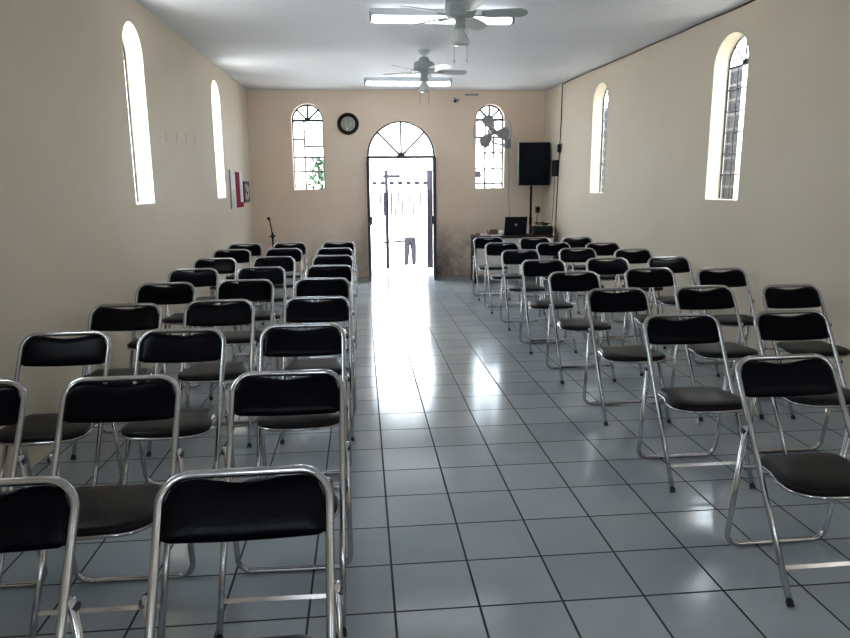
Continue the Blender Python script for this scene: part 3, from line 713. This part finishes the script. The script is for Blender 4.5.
# ------------------------------------------------------------------ table with its load, right corner
TX0, TX1, TY0, TY1 = 1.73, 3.01, 8.5, 8.98
t = thing('desk', 'desk with dark brown top and white front panel in right corner', 'desk', ((TX0+TX1)/2, (TY0+TY1)/2, 0))
hw_, hd = (TX1-TX0)/2, (TY1-TY0)/2
bm = BM(); box2(bm, (-hw_, -hd, .722), (hw_, hd, .762)); obj('top', bm, 'wood', t, bevel=.004)
bm = BM(); box2(bm, (-hw_+.025, -hd+.012, .16), (hw_-.0, -hd+.027, .7215)); obj('front_panel', bm, 'panel', t)
for s in (-1, 1):
    bm = BM(); box2(bm, (s*(hw_-.022), -hd+.03, 0), (s*hw_, hd-.02, .7215)); obj('side_panel', bm, 'wood', t)
zt = .7625
lp = thing('laptop', 'open black laptop standing on the desk with its lid toward us', 'laptop', (2.41, 8.66, zt), math.radians(3))
bm = BM(); box2(bm, (-.185, -.0, 0), (.185, .25, .022)); obj('base', bm, 'black', lp, bevel=.005)
bm = BM(); box(bm, (0, -.038, .158), (.375, .013, .29), Matrix.Rotation(math.radians(-12), 3, 'X').inverted()); ld = obj('lid', bm, 'black', lp, bevel=.005)
bm = BM(); bmesh.ops.create_cone(bm, cap_ends=True, segments=20, radius1=.022, radius2=.022, depth=.002, matrix=Matrix.Translation((0, -.047, .17)) @ Matrix.Rotation(math.radians(90+12), 4, 'X')); obj('lid_emblem', bm, 'grey', ld)
def loose(name, c, s, m, label, cat, rz=0, bev=.002, group=None):
    bm = BM(); box(bm, (0, 0, s[2]/2), s); o = obj(name, bm, m, None, bevel=bev); o.location = c; o.rotation_euler = (0, 0, rz); return tag(o, label, cat, group)
loose('cardboard_box', (2.06, 8.82, zt), (.15, .12, .09), 'brown', 'small brown box on the desk left of the laptop', 'box', .2)
loose('paper_sheet', (2.07, 8.60, zt), (.15, .12, .012), 'paper', 'white papers lying on the desk beside the laptop', 'paper', .15)
loose('book', (1.88, 8.72, zt), (.18, .15, .02), 'pinkp', 'pale book lying at the left end of the desk', 'book', .1)
t = thing('coffee_mug', 'white mug standing on the desk against the brown box', 'mug', (2.185, 8.66, zt), -PI/2)
bm = BM(); lathe(bm, [(0, 0), (.034, 0), (.037, .08), (.034, .08), (.031, .006), (0, .006)], 20); obj('cup', bm, 'paper', t, smooth=True)
bm = BM(); tube(bm, arc((.036, 0, .042), .022, -PI/2, PI/2, 8), .005, 6); obj('handle', bm, 'paper', t, smooth=True)
t = thing('tape_roll', 'small brown roll standing on the left end of the desk', 'tape', (1.78, 8.57, zt))
bm = BM(); lathe(bm, [(.02, 0), (.035, 0), (.035, .05), (.02, .05), (.02, 0)], 20); obj('ring', bm, 'brown', t)
# mixer case and cables
t = thing('amplifier', 'dark olive amplifier case on the right end of the desk', 'amplifier', (2.875, 8.72, zt+.001), math.radians(-4))
bm = BM(); box2(bm, (-.155, -.14, .01), (.155, .14, .135)); obj('case', bm, 'olive', t, bevel=.008)
for k in range(6):
    bm = BM(); tube(bm, [(-.12+.045*k, -.14, .095), (-.12+.045*k, -.155, .095)], .011, 10); obj('knob', bm, 'black', t)
for k in range(5):
    bm = BM(); box2(bm, (-.13, -.143, .02+.012*k), (.13, -.139, .026+.012*k)); obj('vent_slat', bm, 'black', t)
for k in range(4):
    bm = BM(); box(bm, ((-1 if k % 2 else 1)*.12, (-1 if k < 2 else 1)*.1, .005), (.03, .03, .012)); obj('foot', bm, 'rubber', t)
bm = BM(); pts = []
for k in range(60):
    a = k*.55; r_ = .05+.03*math.sin(k*1.7); pts.append((2.875+.08*math.sin(k*.21)+r_*math.cos(a), 8.72+r_*math.sin(a), zt+.145+.012*abs(math.sin(k*.9))+.0008*k))
tube(bm, pts, .006, 6); tag(obj('cable_coil', bm, 'black', smooth=True), 'tangle of black cable lying on top of the olive amplifier', 'cable')
bm = BM(); box2(bm, (-.07, -.14, 0), (.07, .14, .60)); o = obj('floor_case', bm, 'olive', bevel=.01); o.location = (3.085-.0, 8.55, 0)
o.location = (3.035, 8.32, 0); tag(o, 'dark upright case on the floor at the right end of the desk', 'case')

# ------------------------------------------------------------------ loudspeaker on its stand
SX, SY = 2.815, 9.26
t = thing('speaker_stand', 'black pole stand carrying the loudspeaker behind the desk', 'stand', (SX, SY, 0))
bm = BM(); tube(bm, [(0, 0, .12), (0, 0, 1.555)], .019, 12); obj('pole', bm, 'black', t)
bm = BM(); tube(bm, [(0, 0, .62), (0, 0, .72)], .028, 12); tube(bm, [(0, 0, .90), (0, 0, 1.02)], .026, 12); obj('collar', bm, 'black', t)
for k in range(3):
    a = math.radians(90+120*k); c, s = math.cos(a)*.5, math.sin(a)*.5
    bm = BM(); tube(bm, [(.02*c, .02*s, .62), (.33*c, .33*s, .012)], .011, 8); lg = obj('leg', bm, 'black', t)
    bm = BM(); tube(bm, [(.02*c, .02*s, .30), (.17*c, .17*s, .33)], .007, 8); obj('brace', bm, 'black', lg)
t = thing('loudspeaker', 'large black loudspeaker raised on a pole in the right corner', 'loudspeaker', (SX, SY-.02, 1.56), math.radians(-3))
bm = BM(); prism(bm, [(-.26, -.19), (.26, -.19), (.26, -.1), (.15, .20), (-.15, .20), (-.26, -.1)], 0, .70); obj('cabinet', bm, 'black', t, bevel=.012)
bm = BM(); box2(bm, (-.24, -.203, .02), (.24, -.190, .68)); obj('grille', bm, 'cloth', t, bevel=.01)

# ------------------------------------------------------------------ cables, outlet and sensor in the right corner
def rw(y, z, off=.006): return (xr(y)-off, y, z)
bm = BM(); pts = []
for k in range(40):
    y = -1.5+(8.6+1.5)*k/39; pts.append(rw(y, H-.012-.006*abs(math.sin(k*.8)), .010))
pts = pts[:-1]+[rw(8.6, H-.03, .010)]
tube(bm, pts, .007, 6); tag(obj('ceiling_cable', bm, 'black'), 'black cable running along the top of the right wall', 'cable')
bm = BM(); tube(bm, [rw(8.62, H-.03), rw(8.62, 2.6), rw(8.66, 2.15), rw(8.70, 1.6), rw(8.74, 1.1), rw(8.74, .80)], .007, 6)
tag(obj('wall_cable', bm, 'black'), 'black cable dropping down the right wall from the ceiling', 'cable')
bm = BM(); box(bm, rw(8.62, 2.14, .03), (.04, .09, .13)); tag(obj('junction_box', bm, 'black', bevel=.01), 'small black junction box on the vertical wall cable', 'box')
t = thing('control_box', 'black handset-like box on the right wall beside the loudspeaker', 'box', (xr(8.78)-.03, 8.78, 1.83), math.radians(3))
bm = BM(); box(bm, (0, 0, 0), (.05, .22, .26)); obj('body', bm, 'black', t, bevel=.012)
bm = BM(); tube(bm, [(-.0, .02, -.13), (-.0, .03, -.5), (-.005, .08, -.95)], .005, 6); obj('cord', bm, 'black', t)
t = thing('power_outlet', 'dark wall outlet with plug low in the right corner', 'outlet', (3.0, B, 1.14))
bm = BM(); box2(bm, (-.04, -.012, -.055), (.04, -.001, .055)); obj('plate', bm, 'brown', t, bevel=.003)
bm = BM(); box2(bm, (-.025, -.06, -.02), (.025, -.012, .04)); obj('plug', bm, 'black', t, bevel=.005)
bm = BM(); tube(bm, [(0, -.05, -.02), (-.02, -.05, -.14), (-.06, -.10, -.36)], .006, 6); obj('cord', bm, 'black', t)
